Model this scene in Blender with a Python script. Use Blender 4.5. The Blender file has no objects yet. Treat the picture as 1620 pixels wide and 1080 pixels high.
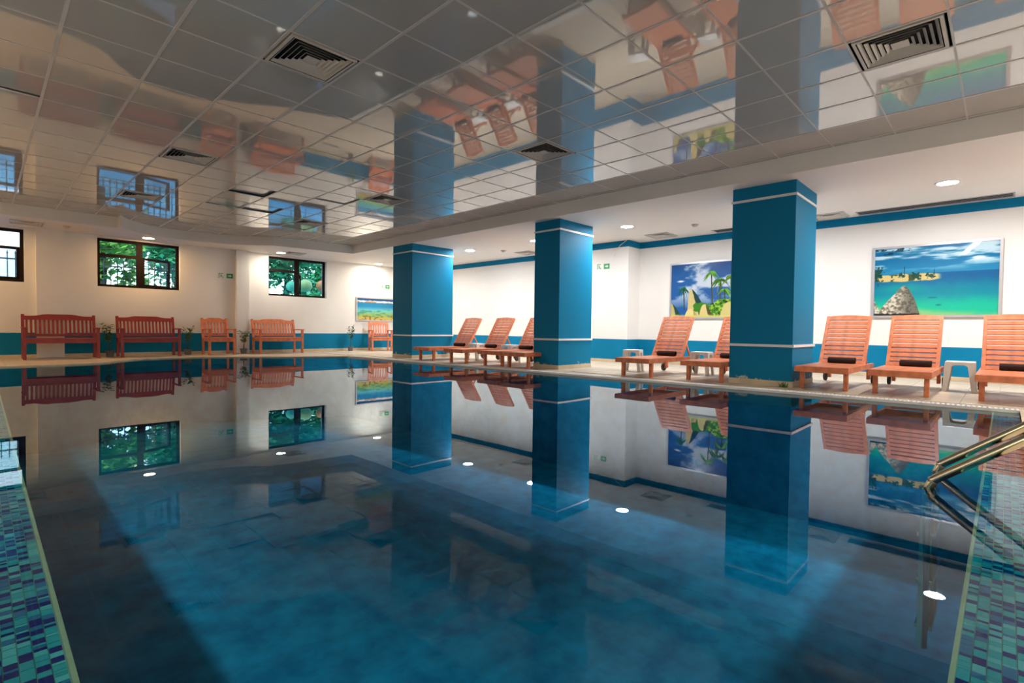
import bpy, bmesh, math, random
import numpy as np
from mathutils import Vector, Matrix
from mathutils.geometry import tessellate_polygon

random.seed(7)
rng = np.random.default_rng(7)
S = bpy.context.scene
COL = S.collection
PI = math.pi

# ------------------------------------------------------------------ camera, sky, exposure
CAM_Z = 0.7584
def set_camera():
    yaw, pitch, roll = (math.radians(a) for a in (46.08, -1.404, 0.691))
    f = Vector((math.sin(yaw) * math.cos(pitch), math.cos(yaw) * math.cos(pitch), math.sin(pitch)))
    r = Vector((math.cos(yaw), -math.sin(yaw), 0))
    u = r.cross(f)
    c, s = math.cos(roll), math.sin(roll)
    r, u = c * r + s * u, -s * r + c * u
    cam = bpy.data.cameras.new('camera')
    cam.sensor_width = 36.0
    cam.lens = 36.0 * 810.0 / 1620.0
    cam.clip_start = 0.02
    o = bpy.data.objects.new('camera', cam)
    COL.objects.link(o)
    o.matrix_world = Matrix(((r.x, u.x, -f.x, 0), (r.y, u.y, -f.y, 0), (r.z, u.z, -f.z, CAM_Z), (0, 0, 0, 1)))
    S.camera = o
set_camera()

w = bpy.data.worlds.new('sky')
S.world = w
w.use_nodes = True
nt = w.node_tree
bg = nt.nodes['Background']
sky = nt.nodes.new('ShaderNodeTexSky')
sky.sky_type = 'NISHITA'
sky.sun_disc = False
sky.sun_elevation = math.radians(38)
sky.sun_rotation = math.radians(200)
sky.air_density = 1.2
sky.dust_density = 1.0
nt.links.new(sky.outputs[0], bg.inputs[0])
bg.inputs[1].default_value = 0.60

LAMP = 380.0            # strength of one recessed downlight
vs = S.view_settings
vs.view_transform = 'Standard'
vs.look = 'None'
vs.gamma = 1.0
vs.exposure = 0.40
vs.use_curve_mapping = False
S.cycles.caustics_reflective = False
S.cycles.caustics_refractive = False
S.cycles.sample_clamp_indirect = 10.0
S.cycles.max_bounces = 6
S.cycles.diffuse_bounces = 3
S.cycles.glossy_bounces = 4
S.cycles.transparent_max_bounces = 8
S.cycles.use_adaptive_sampling = True
S.cycles.adaptive_threshold = 0.03

# ------------------------------------------------------------------ materials
def srgb(r, g, b):
    def f(c):
        c /= 255.0
        return c / 12.92 if c <= 0.04045 else ((c + 0.055) / 1.055) ** 2.4
    return (f(r), f(g), f(b), 1.0)

def mat(name, color, rough=0.5, metal=0.0, ior=1.5, vary=0.0, scale=8.0, stretch=None, bump=0.0, bscale=None, coat=0.0, coord='Object'):
    m = bpy.data.materials.new(name)
    m.use_nodes = True
    t = m.node_tree
    p = t.nodes['Principled BSDF']
    p.inputs['Base Color'].default_value = color
    p.inputs['Roughness'].default_value = rough
    p.inputs['Metallic'].default_value = metal
    p.inputs['IOR'].default_value = ior
    p.inputs['Coat Weight'].default_value = coat
    tc = t.nodes.new('ShaderNodeTexCoord')
    mp = t.nodes.new('ShaderNodeMapping')
    t.links.new(tc.outputs[coord], mp.inputs[0])
    if stretch:
        mp.inputs['Scale'].default_value = stretch
    if vary:
        n = t.nodes.new('ShaderNodeTexNoise')
        n.inputs['Scale'].default_value = scale
        n.inputs['Detail'].default_value = 4
        t.links.new(mp.outputs[0], n.inputs['Vector'])
        r = t.nodes.new('ShaderNodeMapRange')
        r.inputs[1].default_value = 0.3
        r.inputs[2].default_value = 0.7
        r.inputs[3].default_value = 1 - vary
        r.inputs[4].default_value = 1 + vary
        t.links.new(n.outputs['Fac'], r.inputs[0])
        mx = t.nodes.new('ShaderNodeVectorMath')
        mx.operation = 'SCALE'
        mx.inputs[0].default_value = color[:3]
        t.links.new(r.outputs[0], mx.inputs['Scale'])
        t.links.new(mx.outputs[0], p.inputs['Base Color'])
    if bump:
        n2 = t.nodes.new('ShaderNodeTexNoise')
        n2.inputs['Scale'].default_value = bscale or scale
        t.links.new(mp.outputs[0], n2.inputs['Vector'])
        b = t.nodes.new('ShaderNodeBump')
        b.inputs['Strength'].default_value = bump
        b.inputs['Distance'].default_value = 0.01
        t.links.new(n2.outputs['Fac'], b.inputs['Height'])
        t.links.new(b.outputs[0], p.inputs['Normal'])
    return m

def emit(name, color, strength):
    m = bpy.data.materials.new(name)
    m.use_nodes = True
    t = m.node_tree
    t.nodes.clear()
    o = t.nodes.new('ShaderNodeOutputMaterial')
    e = t.nodes.new('ShaderNodeEmission')
    e.inputs[0].default_value = color
    e.inputs[1].default_value = strength
    t.links.new(e.outputs[0], o.inputs[0])
    return m

BLUE = (0.002, 0.205, 0.405, 1)
M = dict(
    wall=mat('white_wall_paint', (0.86, 0.85, 0.84, 1), 0.7, vary=0.02, scale=1.5),
    soffit=mat('soffit_paint', (0.85, 0.84, 0.83, 1), 0.65, vary=0.015, scale=1.0),
    dado=mat('blue_wall_paint', BLUE, 0.6, ior=1.25, vary=0.05, scale=2.0),
    band=mat('white_moulding', (0.88, 0.88, 0.88, 1), 0.4, vary=0.02),
    skirt=mat('cream_skirting', (0.62, 0.52, 0.36, 1), 0.45, vary=0.10, scale=5),
    tile=mat('cream_floor_tile', (0.66, 0.55, 0.42, 1), 0.38, vary=0.06, scale=3.0),
    grout=mat('tile_grout', (0.40, 0.32, 0.24, 1), 0.8, vary=0.08),
    ctile=mat('glossy_ceiling_tile', (0.53, 0.525, 0.51, 1), 0.032, ior=2.6, vary=0.03, scale=0.8, bump=0.012, bscale=1.6, coord='Object'),
    rail=mat('ceiling_rail', (0.58, 0.57, 0.56, 1), 0.35, vary=0.03),
    vent=mat('diffuser_enamel', (0.62, 0.60, 0.56, 1), 0.4, vary=0.03),
    dark=mat('recess_shade', (0.012, 0.011, 0.010, 1), 0.9, vary=0.1),  # near-black colour standing in for shade inside openings
    wood=mat('red_teak', (0.66, 0.205, 0.092, 1), 0.42, vary=0.22, scale=6, stretch=(2, 2, 2), bump=0.03, bscale=30),
    wood_dim=mat('red_wood_dimmed', (0.28, 0.036, 0.032, 1), 0.40, vary=0.2, scale=6, bump=0.03, bscale=30),  # bench wood darkened to carry the dim light at the left
    frame=mat('dark_window_frame', (0.014, 0.008, 0.007, 1), 0.6, ior=1.2, vary=0.15),
    towel=mat('brown_terry', (0.030, 0.012, 0.010, 1), 0.95, vary=0.3, scale=60, bump=0.6, bscale=220),
    plastic=mat('white_plastic', (0.80, 0.80, 0.78, 1), 0.35, vary=0.02),
    steel=mat('polished_steel', (0.80, 0.72, 0.50, 1), 0.10, metal=1.0, vary=0.03),
    alu=mat('brushed_aluminium', (0.62, 0.62, 0.66, 1), 0.35, metal=0.6, vary=0.03),
    rubber=mat('black_rubber', (0.02, 0.018, 0.016, 1), 0.6, vary=0.1),
    pot=mat('grey_pot', (0.16, 0.16, 0.17, 1), 0.6, vary=0.15),
    soil=mat('potting_soil', (0.03, 0.02, 0.012, 1), 0.95, vary=0.3, scale=60),
    stem=mat('plant_stem', (0.10, 0.10, 0.03, 1), 0.7, vary=0.2),
    leaf=mat('plant_leaf', (0.075, 0.17, 0.030, 1), 0.45, vary=0.45, scale=20),
    green=mat('exit_green', (0.01, 0.33, 0.10, 1), 0.4, vary=0.03),
    signwhite=mat('sign_white', (0.85, 0.86, 0.84, 1), 0.4, vary=0.02),
    bead=mat('cream_edge_bead', (0.66, 0.56, 0.36, 1), 0.4, vary=0.10, scale=10),
    iron=mat('iron_bars', (0.02, 0.025, 0.03, 1), 0.5, vary=0.1),
    treeleaf=mat('tree_leaves', (0.06, 0.36, 0.16, 1), 0.5, vary=0.55, scale=1.6),
    treeleaf2=mat('tree_leaves_light', (0.20, 0.48, 0.08, 1), 0.5, vary=0.5, scale=1.8),
    bark=mat('tree_bark', (0.05, 0.035, 0.025, 1), 0.9, vary=0.3),
    render=mat('white_render', (0.72, 0.73, 0.74, 1), 0.8, vary=0.04),
    lawn=mat('blue_paving', (0.10, 0.42, 0.62, 1), 0.8, vary=0.12, scale=3),
    ballg=mat('pale_green_ball', (0.42, 0.62, 0.22, 1), 0.5, vary=0.03),
    ballt=mat('mint_ball', (0.20, 0.78, 0.42, 1), 0.5, vary=0.03),
    ballo=mat('orange_ball', (0.80, 0.34, 0.10, 1), 0.5, vary=0.03),
    mos0=mat('mosaic_teal', srgb(34, 166, 178), 0.25, ior=1.12, vary=0.10, scale=14),
    mos1=mat('mosaic_light', srgb(96, 190, 196), 0.25, ior=1.12, vary=0.10, scale=14),
    mos2=mat('mosaic_blue', srgb(18, 112, 160), 0.25, ior=1.12, vary=0.12, scale=14),
    mos3=mat('mosaic_navy', srgb(2, 24, 112), 0.25, ior=1.12, vary=0.15, scale=14),
    mosg=mat('mosaic_grout', srgb(120, 170, 160), 0.7, vary=0.10, scale=14),
    lampw=emit('downlight_white', (1.0, 0.97, 0.93, 1), LAMP),
    lampy=emit('downlight_warm', (1.0, 0.58, 0.24, 1), LAMP * 0.44),
    lamp_fill=emit('fill_lamp_soft', (1.0, 0.88, 0.74, 1), LAMP * 0.75),  # used only by fill lamps added out of view
    lampm=emit('downlight_mid', (1.0, 0.86, 0.68, 1), LAMP * 0.58),
)

def floor_slab_mat():
    m = mat('cream_floor_slab', (0.66, 0.55, 0.42, 1), 0.4)
    t = m.node_tree
    p = t.nodes['Principled BSDF']
    tc = t.nodes.new('ShaderNodeTexCoord')
    br = t.nodes.new('ShaderNodeTexBrick')
    br.offset = 0.0
    br.inputs['Color1'].default_value = (0.66, 0.55, 0.42, 1)
    br.inputs['Color2'].default_value = (0.62, 0.51, 0.39, 1)
    br.inputs['Mortar'].default_value = (0.40, 0.32, 0.24, 1)
    br.inputs['Scale'].default_value = 1.0
    br.inputs['Mortar Size'].default_value = 0.003
    br.inputs['Brick Width'].default_value = 0.30
    br.inputs['Row Height'].default_value = 0.30
    t.links.new(tc.outputs['Object'], br.inputs['Vector'])
    t.links.new(br.outputs['Color'], p.inputs['Base Color'])
    return m
M['slab'] = floor_slab_mat()

def water_mat():
    m = bpy.data.materials.new('pool_water')
    m.use_nodes = True
    t = m.node_tree
    t.nodes.clear()
    out = t.nodes.new('ShaderNodeOutputMaterial')
    mix = t.nodes.new('ShaderNodeMixShader')
    fr = t.nodes.new('ShaderNodeFresnel')
    fr.inputs['IOR'].default_value = 1.33
    tr = t.nodes.new('ShaderNodeBsdfTransparent')
    tr.inputs[0].default_value = (0.62, 0.95, 1.0, 1)
    gl = t.nodes.new('ShaderNodeBsdfGlossy')
    gl.inputs['Roughness'].default_value = 0.008
    gl.inputs['Color'].default_value = (0.80, 0.92, 1.0, 1)
    tc = t.nodes.new('ShaderNodeTexCoord')
    n = t.nodes.new('ShaderNodeTexNoise')
    n.inputs['Scale'].default_value = 2.2
    n.inputs['Detail'].default_value = 1.0
    b = t.nodes.new('ShaderNodeBump')
    b.inputs['Strength'].default_value = 0.02
    b.inputs['Distance'].default_value = 0.01
    t.links.new(tc.outputs['Object'], n.inputs['Vector'])
    t.links.new(n.outputs['Fac'], b.inputs['Height'])
    t.links.new(b.outputs[0], gl.inputs['Normal'])
    t.links.new(fr.outputs[0], mix.inputs[0])
    t.links.new(tr.outputs[0], mix.inputs[1])
    t.links.new(gl.outputs[0], mix.inputs[2])
    t.links.new(mix.outputs[0], out.inputs[0])
    return m
M['water'] = water_mat()

def glass_mat():
    m = bpy.data.materials.new('window_glass')
    m.use_nodes = True
    t = m.node_tree
    t.nodes.clear()
    out = t.nodes.new('ShaderNodeOutputMaterial')
    mix = t.nodes.new('ShaderNodeMixShader')
    fr = t.nodes.new('ShaderNodeFresnel')
    fr.inputs['IOR'].default_value = 1.45
    tr = t.nodes.new('ShaderNodeBsdfTransparent')
    tr.inputs[0].default_value = (0.84, 0.95, 0.96, 1)
    gl = t.nodes.new('ShaderNodeBsdfGlossy')
    gl.inputs['Roughness'].default_value = 0.02
    t.links.new(fr.outputs[0], mix.inputs[0])
    t.links.new(tr.outputs[0], mix.inputs[1])
    t.links.new(gl.outputs[0], mix.inputs[2])
    t.links.new(mix.outputs[0], out.inputs[0])
    return m
M['glass'] = glass_mat()

def basin_mat():
    m = mat('pool_mosaic_basin', (0.012, 0.16, 0.27, 1), 0.5, ior=1.12)
    t = m.node_tree
    p = t.nodes['Principled BSDF']
    tc = t.nodes.new('ShaderNodeTexCoord')
    n = t.nodes.new('ShaderNodeTexNoise')
    n.inputs['Scale'].default_value = 4.0
    n.inputs['Detail'].default_value = 6
    n.inputs['Roughness'].default_value = 0.62
    cr = t.nodes.new('ShaderNodeValToRGB')
    cr.color_ramp.elements[0].position = 0.36
    cr.color_ramp.elements[0].color = (0.006, 0.28, 0.60, 1)
    cr.color_ramp.elements[1].position = 0.66
    cr.color_ramp.elements[1].color = (0.020, 0.50, 0.88, 1)
    t.links.new(tc.outputs['Object'], n.inputs['Vector'])
    t.links.new(n.outputs['Fac'], cr.inputs[0])
    t.links.new(cr.outputs[0], p.inputs['Base Color'])
    return m
M['basin'] = basin_mat()

def column_mat():
    # blue paint that has flaked off to cream plaster in ragged patches low on the shaft
    m = mat('column_paint', BLUE, 0.55, ior=1.25)
    t = m.node_tree
    p = t.nodes['Principled BSDF']
    tc = t.nodes.new('ShaderNodeTexCoord')
    n = t.nodes.new('ShaderNodeTexNoise')
    n.inputs['Scale'].default_value = 7.0
    n.inputs['Detail'].default_value = 6
    n.inputs['Roughness'].default_value = 0.65
    sx = t.nodes.new('ShaderNodeSeparateXYZ')
    mr = t.nodes.new('ShaderNodeMapRange')
    mr.inputs[1].default_value = 0.08
    mr.inputs[2].default_value = 0.34
    mr.inputs[3].default_value = 0.04
    mr.inputs[4].default_value = -0.25
    ad = t.nodes.new('ShaderNodeMath')
    ad.operation = 'ADD'
    gt = t.nodes.new('ShaderNodeMath')
    gt.operation = 'GREATER_THAN'
    gt.inputs[1].default_value = 0.60
    mx = t.nodes.new('ShaderNodeMix')
    mx.data_type = 'RGBA'
    mx.inputs[6].default_value = BLUE
    mx.inputs[7].default_value = (0.55, 0.56, 0.46, 1)
    t.links.new(tc.outputs['Object'], n.inputs['Vector'])
    t.links.new(tc.outputs['Object'], sx.inputs[0])
    t.links.new(sx.outputs['Z'], mr.inputs[0])
    t.links.new(n.outputs['Fac'], ad.inputs[0])
    t.links.new(mr.outputs[0], ad.inputs[1])
    t.links.new(ad.outputs[0], gt.inputs[0])
    t.links.new(gt.outputs[0], mx.inputs[0])
    t.links.new(mx.outputs[2], p.inputs['Base Color'])
    return m
M['column'] = column_mat()

def print_mat():
    m = bpy.data.materials.new('printed_picture')
    m.use_nodes = True
    t = m.node_tree
    p = t.nodes['Principled BSDF']
    p.inputs['Roughness'].default_value = 0.25
    a = t.nodes.new('ShaderNodeAttribute')
    a.attribute_name = 'print'
    t.links.new(a.outputs['Color'], p.inputs['Base Color'])
    return m
M['print'] = print_mat()

# ------------------------------------------------------------------ mesh helpers
class MB:
    def __init__(self):
        self.v, self.f, self.mi = [], [], []
    def quad(self, pts, mi=0):
        b = len(self.v)
        self.v += [tuple(p) for p in pts]
        self.f.append(tuple(range(b, b + len(pts))))
        self.mi.append(mi)
        return self
    def box(self, x0, y0, z0, x1, y1, z1, mi=0, T=None):
        P = [(x0, y0, z0), (x1, y0, z0), (x1, y1, z0), (x0, y1, z0), (x0, y0, z1), (x1, y0, z1), (x1, y1, z1), (x0, y1, z1)]
        if T is not None:
            P = [tuple(T @ Vector(p)) for p in P]
        b = len(self.v)
        self.v += P
        for q in ((3, 2, 1, 0), (4, 5, 6, 7), (0, 1, 5, 4), (1, 2, 6, 5), (2, 3, 7, 6), (3, 0, 4, 7)):
            self.f.append(tuple(b + i for i in q))
            self.mi.append(mi)
        return self
    def bar(self, a, b, wx, wy, up=(0, 0, 1), mi=0):
        # a bar from a to b; wy is measured along up, wx across
        a, b = Vector(a), Vector(b)
        d = (b - a)
        L = d.length
        d.normalize()
        u = Vector(up)
        s = d.cross(u).normalized()
        u = s.cross(d)
        T = Matrix((( d.x, s.x, u.x, a.x), (d.y, s.y, u.y, a.y), (d.z, s.z, u.z, a.z), (0, 0, 0, 1)))
        return self.box(0, -wx / 2, -wy / 2, L, wx / 2, wy / 2, mi, T)
    def tube(self, pts, r, n=12, mi=0, cap=True):
        pts = [Vector(p) for p in pts]
        rs = r if isinstance(r, (list, tuple)) else [r] * len(pts)
        prev = None
        b0 = len(self.v)
        for i, p in enumerate(pts):
            d = (pts[min(i + 1, len(pts) - 1)] - pts[max(i - 1, 0)]).normalized()
            s = d.cross(Vector((0, 0, 1)))
            if s.length < 1e-3:
                s = d.cross(Vector((0, 1, 0)))
            s.normalize()
            if prev is not None:
                s = (prev - d * prev.dot(d)).normalized()
            prev = s
            u = d.cross(s)
            for k in range(n):
                a = 2 * PI * k / n
                self.v.append(tuple(p + (s * math.cos(a) + u * math.sin(a)) * rs[i]))
        for i in range(len(pts) - 1):
            for k in range(n):
                k2 = (k + 1) % n
                self.f.append((b0 + i * n + k, b0 + (i + 1) * n + k, b0 + (i + 1) * n + k2, b0 + i * n + k2))
                self.mi.append(mi)
        if cap:
            self.f.append(tuple(b0 + k for k in range(n)))
            self.f.append(tuple(b0 + (len(pts) - 1) * n + k for k in reversed(range(n))))
            self.mi += [mi, mi]
        return self
    def lathe(self, prof, n=20, c=(0, 0, 0), mi=0):
        b0 = len(self.v)
        for (r, z) in prof:
            for k in range(n):
                a = 2 * PI * k / n
                self.v.append((c[0] + r * math.cos(a), c[1] + r * math.sin(a), c[2] + z))
        for i in range(len(prof) - 1):
            for k in range(n):
                k2 = (k + 1) % n
                self.f.append((b0 + i * n + k, b0 + i * n + k2, b0 + (i + 1) * n + k2, b0 + (i + 1) * n + k))
                self.mi.append(mi)
        return self
    def mesh(self, name, mats):
        me = bpy.data.meshes.new(name)
        me.from_pydata(self.v, [], self.f)
        for m in (mats if isinstance(mats, (list, tuple)) else [mats]):
            me.materials.append(m)
        if any(self.mi):
            me.polygons.foreach_set('material_index', self.mi)
        me.update()
        return me
    def build(self, name, mats, parent=None, smooth=False, bevel=0.0):
        o = bpy.data.objects.new(name, self.mesh(name, mats))
        COL.objects.link(o)
        if parent:
            o.parent = parent
        if smooth:
            me = o.data
            me.polygons.foreach_set('use_smooth', [True] * len(me.polygons))
            if hasattr(me, 'set_sharp_from_angle'):
                me.set_sharp_from_angle(angle=math.radians(40))
        if bevel:
            bm = bmesh.new()
            bm.from_mesh(o.data)
            bmesh.ops.bevel(bm, geom=bm.edges[:], offset=bevel, segments=1, affect='EDGES', profile=0.5, clamp_overlap=True)
            bm.to_mesh(o.data)
            bm.free()
        return o

def B(*a):
    return MB().box(*a)

def poly(loop, holes, z, flip=False):
    # flat polygon with holes
    loops = [[Vector((p[0], p[1], 0)) for p in L] for L in [loop] + holes]
    flat = [p for L in loops for p in L]
    mb = MB()
    mb.v = [(p.x, p.y, z) for p in flat]
    for t in tessellate_polygon(loops):
        a, b, c = (flat[i] for i in t)
        cr = (b - a).cross(c - a).z
        up = cr > 0
        t = tuple(t)
        if up == flip:
            t = t[::-1]
        mb.f.append(t)
        mb.mi.append(0)
    return mb

def skirtwall(loop, z0, z1, closed=True, flip=False):
    mb = MB()
    n = len(loop)
    for i in range(n if closed else n - 1):
        a, b = loop[i], loop[(i + 1) % n]
        q = [(a[0], a[1], z0), (b[0], b[1], z0), (b[0], b[1], z1), (a[0], a[1], z1)]
        mb.quad(q[::-1] if flip else q)
    return mb

def empty(name, loc=(0, 0, 0), rz=0.0):
    o = bpy.data.objects.new(name, None)
    COL.objects.link(o)
    o.location = loc
    o.rotation_euler = (0, 0, rz)
    o.empty_display_size = 0.1
    return o

def tag(o, label, cat, group=None):
    o['label'] = label
    o['category'] = cat
    if group:
        o['group'] = group
    return o

def structure(o, label=None):
    o['kind'] = 'structure'
    if label:
        o['label'] = label
    return o

def copy_tree(o, parent=None):
    c = o.copy()
    COL.objects.link(c)
    c.parent = parent
    for ch in list(o.children):
        copy_tree(ch, c)
    return c

def link(name, me, parent, loc=(0, 0, 0), rot=(0, 0, 0)):
    o = bpy.data.objects.new(name, me)
    COL.objects.link(o)
    o.parent = parent
    o.location = loc
    o.rotation_euler = rot
    return o

# ------------------------------------------------------------------ layout numbers (metres, water surface at z = 0)
DK = 0.03                      # deck
ZS, ZT = 2.76, 2.985           # lower white ceiling, tiled ceiling
XL, XR, YB, YA = -2.2, 10.48, -2.6, 14.76
BX, BY = 0.14, 0.072           # inner edges of the two mosaic ledges
LX, LY = -0.055, -0.12         # outer edges of the ledges
def bez(pts, n=8):
    # Catmull-Rom through pts
    out = []
    P = [pts[0]] + list(pts) + [pts[-1]]
    for i in range(1, len(P) - 2):
        for k in range(n):
            t = k / n
            q = []
            for d in range(2):
                a, b, c, e = P[i - 1][d], P[i][d], P[i + 1][d], P[i + 2][d]
                q.append(0.5 * (2 * b + (c - a) * t + (2 * a - 5 * b + 4 * c - e) * t * t + (-a + 3 * b - 3 * c + e) * t ** 3))
            out.append(tuple(q))
    out.append(tuple(pts[-1]))
    return out
far_curve = [(6.42, 11.95)] + bez([(5.15, 12.55), (4.3, 13.1), (3.4, 13.5), (2.5, 13.42), (1.95, 12.9), (1.6, 12.4), (1.1, 12.22)])
def pool_right(y):
    return 6.93 - (y + 0.12) * (6.93 - 6.42) / 12.07
WATER_LOOP = [(LX, LY), (pool_right(LY), LY)] + far_curve + [(LX, 12.2)]
BASIN_LOOP = [(BX, BY), (pool_right(BY), BY)] + far_curve + [(BX, 12.2)]
sof_curve = [(7.08, 12.9)] + [(5.08, 13.18)] + bez([(4.98, 13.28), (4.5, 13.68), (3.9, 13.93), (3.2, 14.02), (2.65, 13.86), (2.25, 13.5), (2.0, 13.05)]) + [(2.0, 13.36), (-1.0, 13.45)]
CEIL_HOLE = [(-1.0, -0.86), (7.12, -0.86)] + sof_curve

# ------------------------------------------------------------------ floor and pool
room = [(XL, YB), (XR, YB), (XR, YA), (XL, YA)]
fl = empty('floor')
structure(fl)
poly(room, [WATER_LOOP], DK - 0.008).build('floor_slab', M['slab'], fl)
skirtwall(WATER_LOOP, -0.15, DK - 0.008, flip=True).build('pool_kerb', M['skirt'], fl)
tsz = 0.30
me_tile = B(0.002, 0.002, -0.010, tsz - 0.002, tsz - 0.002, 0.0).mesh('floor_tile', M['tile'])
X0, Y0 = 10.46 - 12 * tsz, 0.03 - 2 * tsz
GX0, GX1 = 0.015, 0.15            # overflow grate strip, measured from the pool edge
k = 0
stuff_tiles = MB()
for j in range(0, 50):
    for i in range(-1, 12):
        x, y = X0 + i * tsz, Y0 + j * tsz
        if x < pool_right(y + tsz / 2) + GX1 + 0.01 or y + tsz > YA:
            continue
        if k < 270 and y < 6.9:
            link('tile', me_tile, fl, (x, y, DK + random.uniform(-0.0006, 0.0006)))
            k += 1
        else:
            stuff_tiles.box(x + 0.002, y + 0.002, DK - 0.010, x + tsz - 0.002, y + tsz - 0.002, DK)
o = stuff_tiles.build('distant_tiles', M['tile'], fl)
o['kind'] = 'stuff'

pool = empty('pool_basin')
structure(pool)
poly(BASIN_LOOP, [], -1.5).build('basin_floor', M['basin'], pool)
skirtwall(BASIN_LOOP, -1.5, -0.01, flip=True).build('basin_wall', M['basin'], pool)
wt = poly(WATER_LOOP, [], 0.0).build('water', M['water'])
wt['kind'] = 'stuff'
tag(wt, 'still blue mirror-like pool water filling the basin', 'water')

# mosaic ledges under the shallow overflow water
MOS = [M['mos0'], M['mos1'], M['mos2'], M['mos3']]
def mosaic(name, label, along, n_near, s_near, s_far):
    root = empty(name)
    structure(root)
    ZL = -0.028
    if along == 'y':
        B(LX, LY, ZL - 0.12, BX, 12.2, ZL).build('ledge_body', M['mosg'], root)
    else:
        B(BX, LY, ZL - 0.12, pool_right(0), BY, ZL).build('ledge_body', M['mosg'], root)
    cw = 0.0262
    cols = 7
    segs = []
    for c in range(cols):
        s = s_near - 0.3 - random.random() * 0.02
        last = 0
        while s < s_far:
            far = s > s_near + 3.2
            ln = random.choice((0.5, 0.5, 1, 1, 1, 1.5)) * cw
            if last == 3:
                ci = random.choice((0, 0, 0, 1, 2))
                ln = random.choice((0.5, 1, 1, 1.5, 2)) * cw
            else:
                ci = random.choice((0, 0, 1, 2, 3, 3, 3))
            if random.random() < 0.03 and ci == 3:
                ln = 2.6 * cw
            segs.append((s, c, ln, ci))
            last = ci
            s += ln
    segs.sort(key=lambda q: abs(q[0] - s_near - 0.02) if q[0] < s_near else q[0] - s_near)
    stuff = MB()
    cache = {}
    for idx, (s, c, ln, ci) in enumerate(segs):
        g = 0.0011
        off = (BX - 0.008 - (c + 1) * cw) if along == 'y' else (BY - 0.008 - (c + 1) * cw)
        if along == 'y':
            bx = (off + g, 0 + g, 0.0, off + cw - g, ln - g, 0.003)
        else:
            bx = (0 + g, off + g, 0.0, ln - g, off + cw - g, 0.003)
        if idx < n_near and s >= s_near:
            key = (c, round(ln / cw, 1), ci)
            if key not in cache:
                cache[key] = B(*bx).mesh('mosaic_tile', MOS[ci])
            link('mosaic_tile', cache[key], root, (0, s, ZL) if along == 'y' else (s, 0, ZL))
        else:
            d = (0, s) if along == 'y' else (s, 0)
            stuff.box(bx[0] + d[0], bx[1] + d[1], ZL, bx[3] + d[0], bx[4] + d[1], ZL + 0.003, ci)
    o = stuff.build('mosaic_field', MOS, root)
    o['kind'] = 'stuff'
    if along == 'y':
        B(BX - 0.010, BY - 0.010, ZL - 0.03, BX, 12.2, -0.004).build('edge_bead', M['bead'], root)
        B(LX - 0.02, LY, -0.14, LX, 12.2, DK).build('outer_kerb', M['skirt'], root)
    else:
        B(BX - 0.010, BY - 0.010, ZL - 0.03, pool_right(0), BY, -0.004).build('edge_bead', M['bead'], root)
        B(LX, LY - 0.02, -0.14, pool_right(0), LY, DK).build('outer_kerb', M['skirt'], root)
    return root
mosaic('pool_ledge', 'left', 'y', 285, 1.30, 12.1)
mosaic('pool_ledge', 'right', 'x', 285, 1.20, 6.85)

# overflow grate along the right-hand pool edge
gr = empty('overflow_grate')
tag(gr, 'white slotted overflow grate running along the lounger side of the pool', 'grate')
mb = MB()
y = LY
while y < 11.8:
    xa = pool_right(y)
    mb.box(xa + 0.02, y, DK - 0.02, xa + GX1 - 0.012, y + 0.022, DK + 0.002)
    y += 0.040
o = mb.build('grate_slats', M['band'], gr)
o['kind'] = 'stuff'
for (a, b, nm) in ((0.0, 0.022, 'grate_rail'), (GX1 - 0.02, GX1, 'grate_rail')):
    mb = MB()
    xa, xb = pool_right(LY), pool_right(11.9)
    mb.bar((xa + (a + b) / 2, LY, DK - 0.010), (xb + (a + b) / 2, 11.9, DK - 0.010), b - a, 0.026)
    mb.build(nm, M['band'], gr)
mb = MB().bar((xa + GX1 / 2, LY, DK - 0.03), (xb + GX1 / 2, 11.9, DK - 0.03), GX1 - 0.03, 0.02)
mb.build('gutter', M['dark'], gr)

# ------------------------------------------------------------------ ceilings
cs = poly(room, [CEIL_HOLE], ZS, flip=True)
ce = cs.build('ceiling_soffit', M['soffit'])
structure(ce)
mb = skirtwall(CEIL_HOLE, ZS, ZT + 0.03)
o = mb.build('soffit_edge', M['soffit'], ce)
ct = empty('ceiling')
structure(ct)
GX, GY, T = 2.84, 2.74, 0.6
me_ct = B(-0.2985, -0.2985, 0.0, 0.2985, 0.2985, 0.012).mesh('ceiling_tile', M['ctile'])
VENTS = {(-2, 2), (-2, 8), (-2, 13), (3, 2), (3, 8), (3, 13), (3, -4)}
LIFT = {(0, 10): 0.030, (0, 12): 0.014, (1, 12): 0.022, (2, 9): 0.014, (-5, 6): 0.020, (3, 14): 0.010}
def in_loop(x, y, L):
    c = False
    n = len(L)
    for i in range(n):
        (x1, y1), (x2, y2) = L[i], L[(i + 1) % n]
        if (y1 > y) != (y2 > y) and x < (x2 - x1) * (y - y1) / (y2 - y1) + x1:
            c = not c
    return c
rest = MB()
n = 0
for i in range(-7, 8):
    for j in range(-6, 19):
        x, y = GX + (i + 0.5) * T, GY + (j + 0.5) * T
        if (i, j) in VENTS:
            continue
        if not any(in_loop(x + dx, y + dy, CEIL_HOLE) for dx in (-.3, 0, .3) for dy in (-.3, 0, .3)):
            continue
        if i >= -5 and j >= -5 and n < 299:
            rx, ry = random.uniform(-1, 1) * 0.0022, random.uniform(-1, 1) * 0.0022
            z = ZT
            if (i, j) in LIFT:
                z = ZT + LIFT[(i, j)]
            link('ceiling_tile', me_ct, ct, (x, y, z), (rx, ry, 0))
            n += 1
        else:
            rest.box(x - .288, y - .288, ZT, x + .288, y + .288, ZT + .012)
o = rest.build('unseen_tiles', M['ctile'], ct)
o['kind'] = 'stuff'
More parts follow.
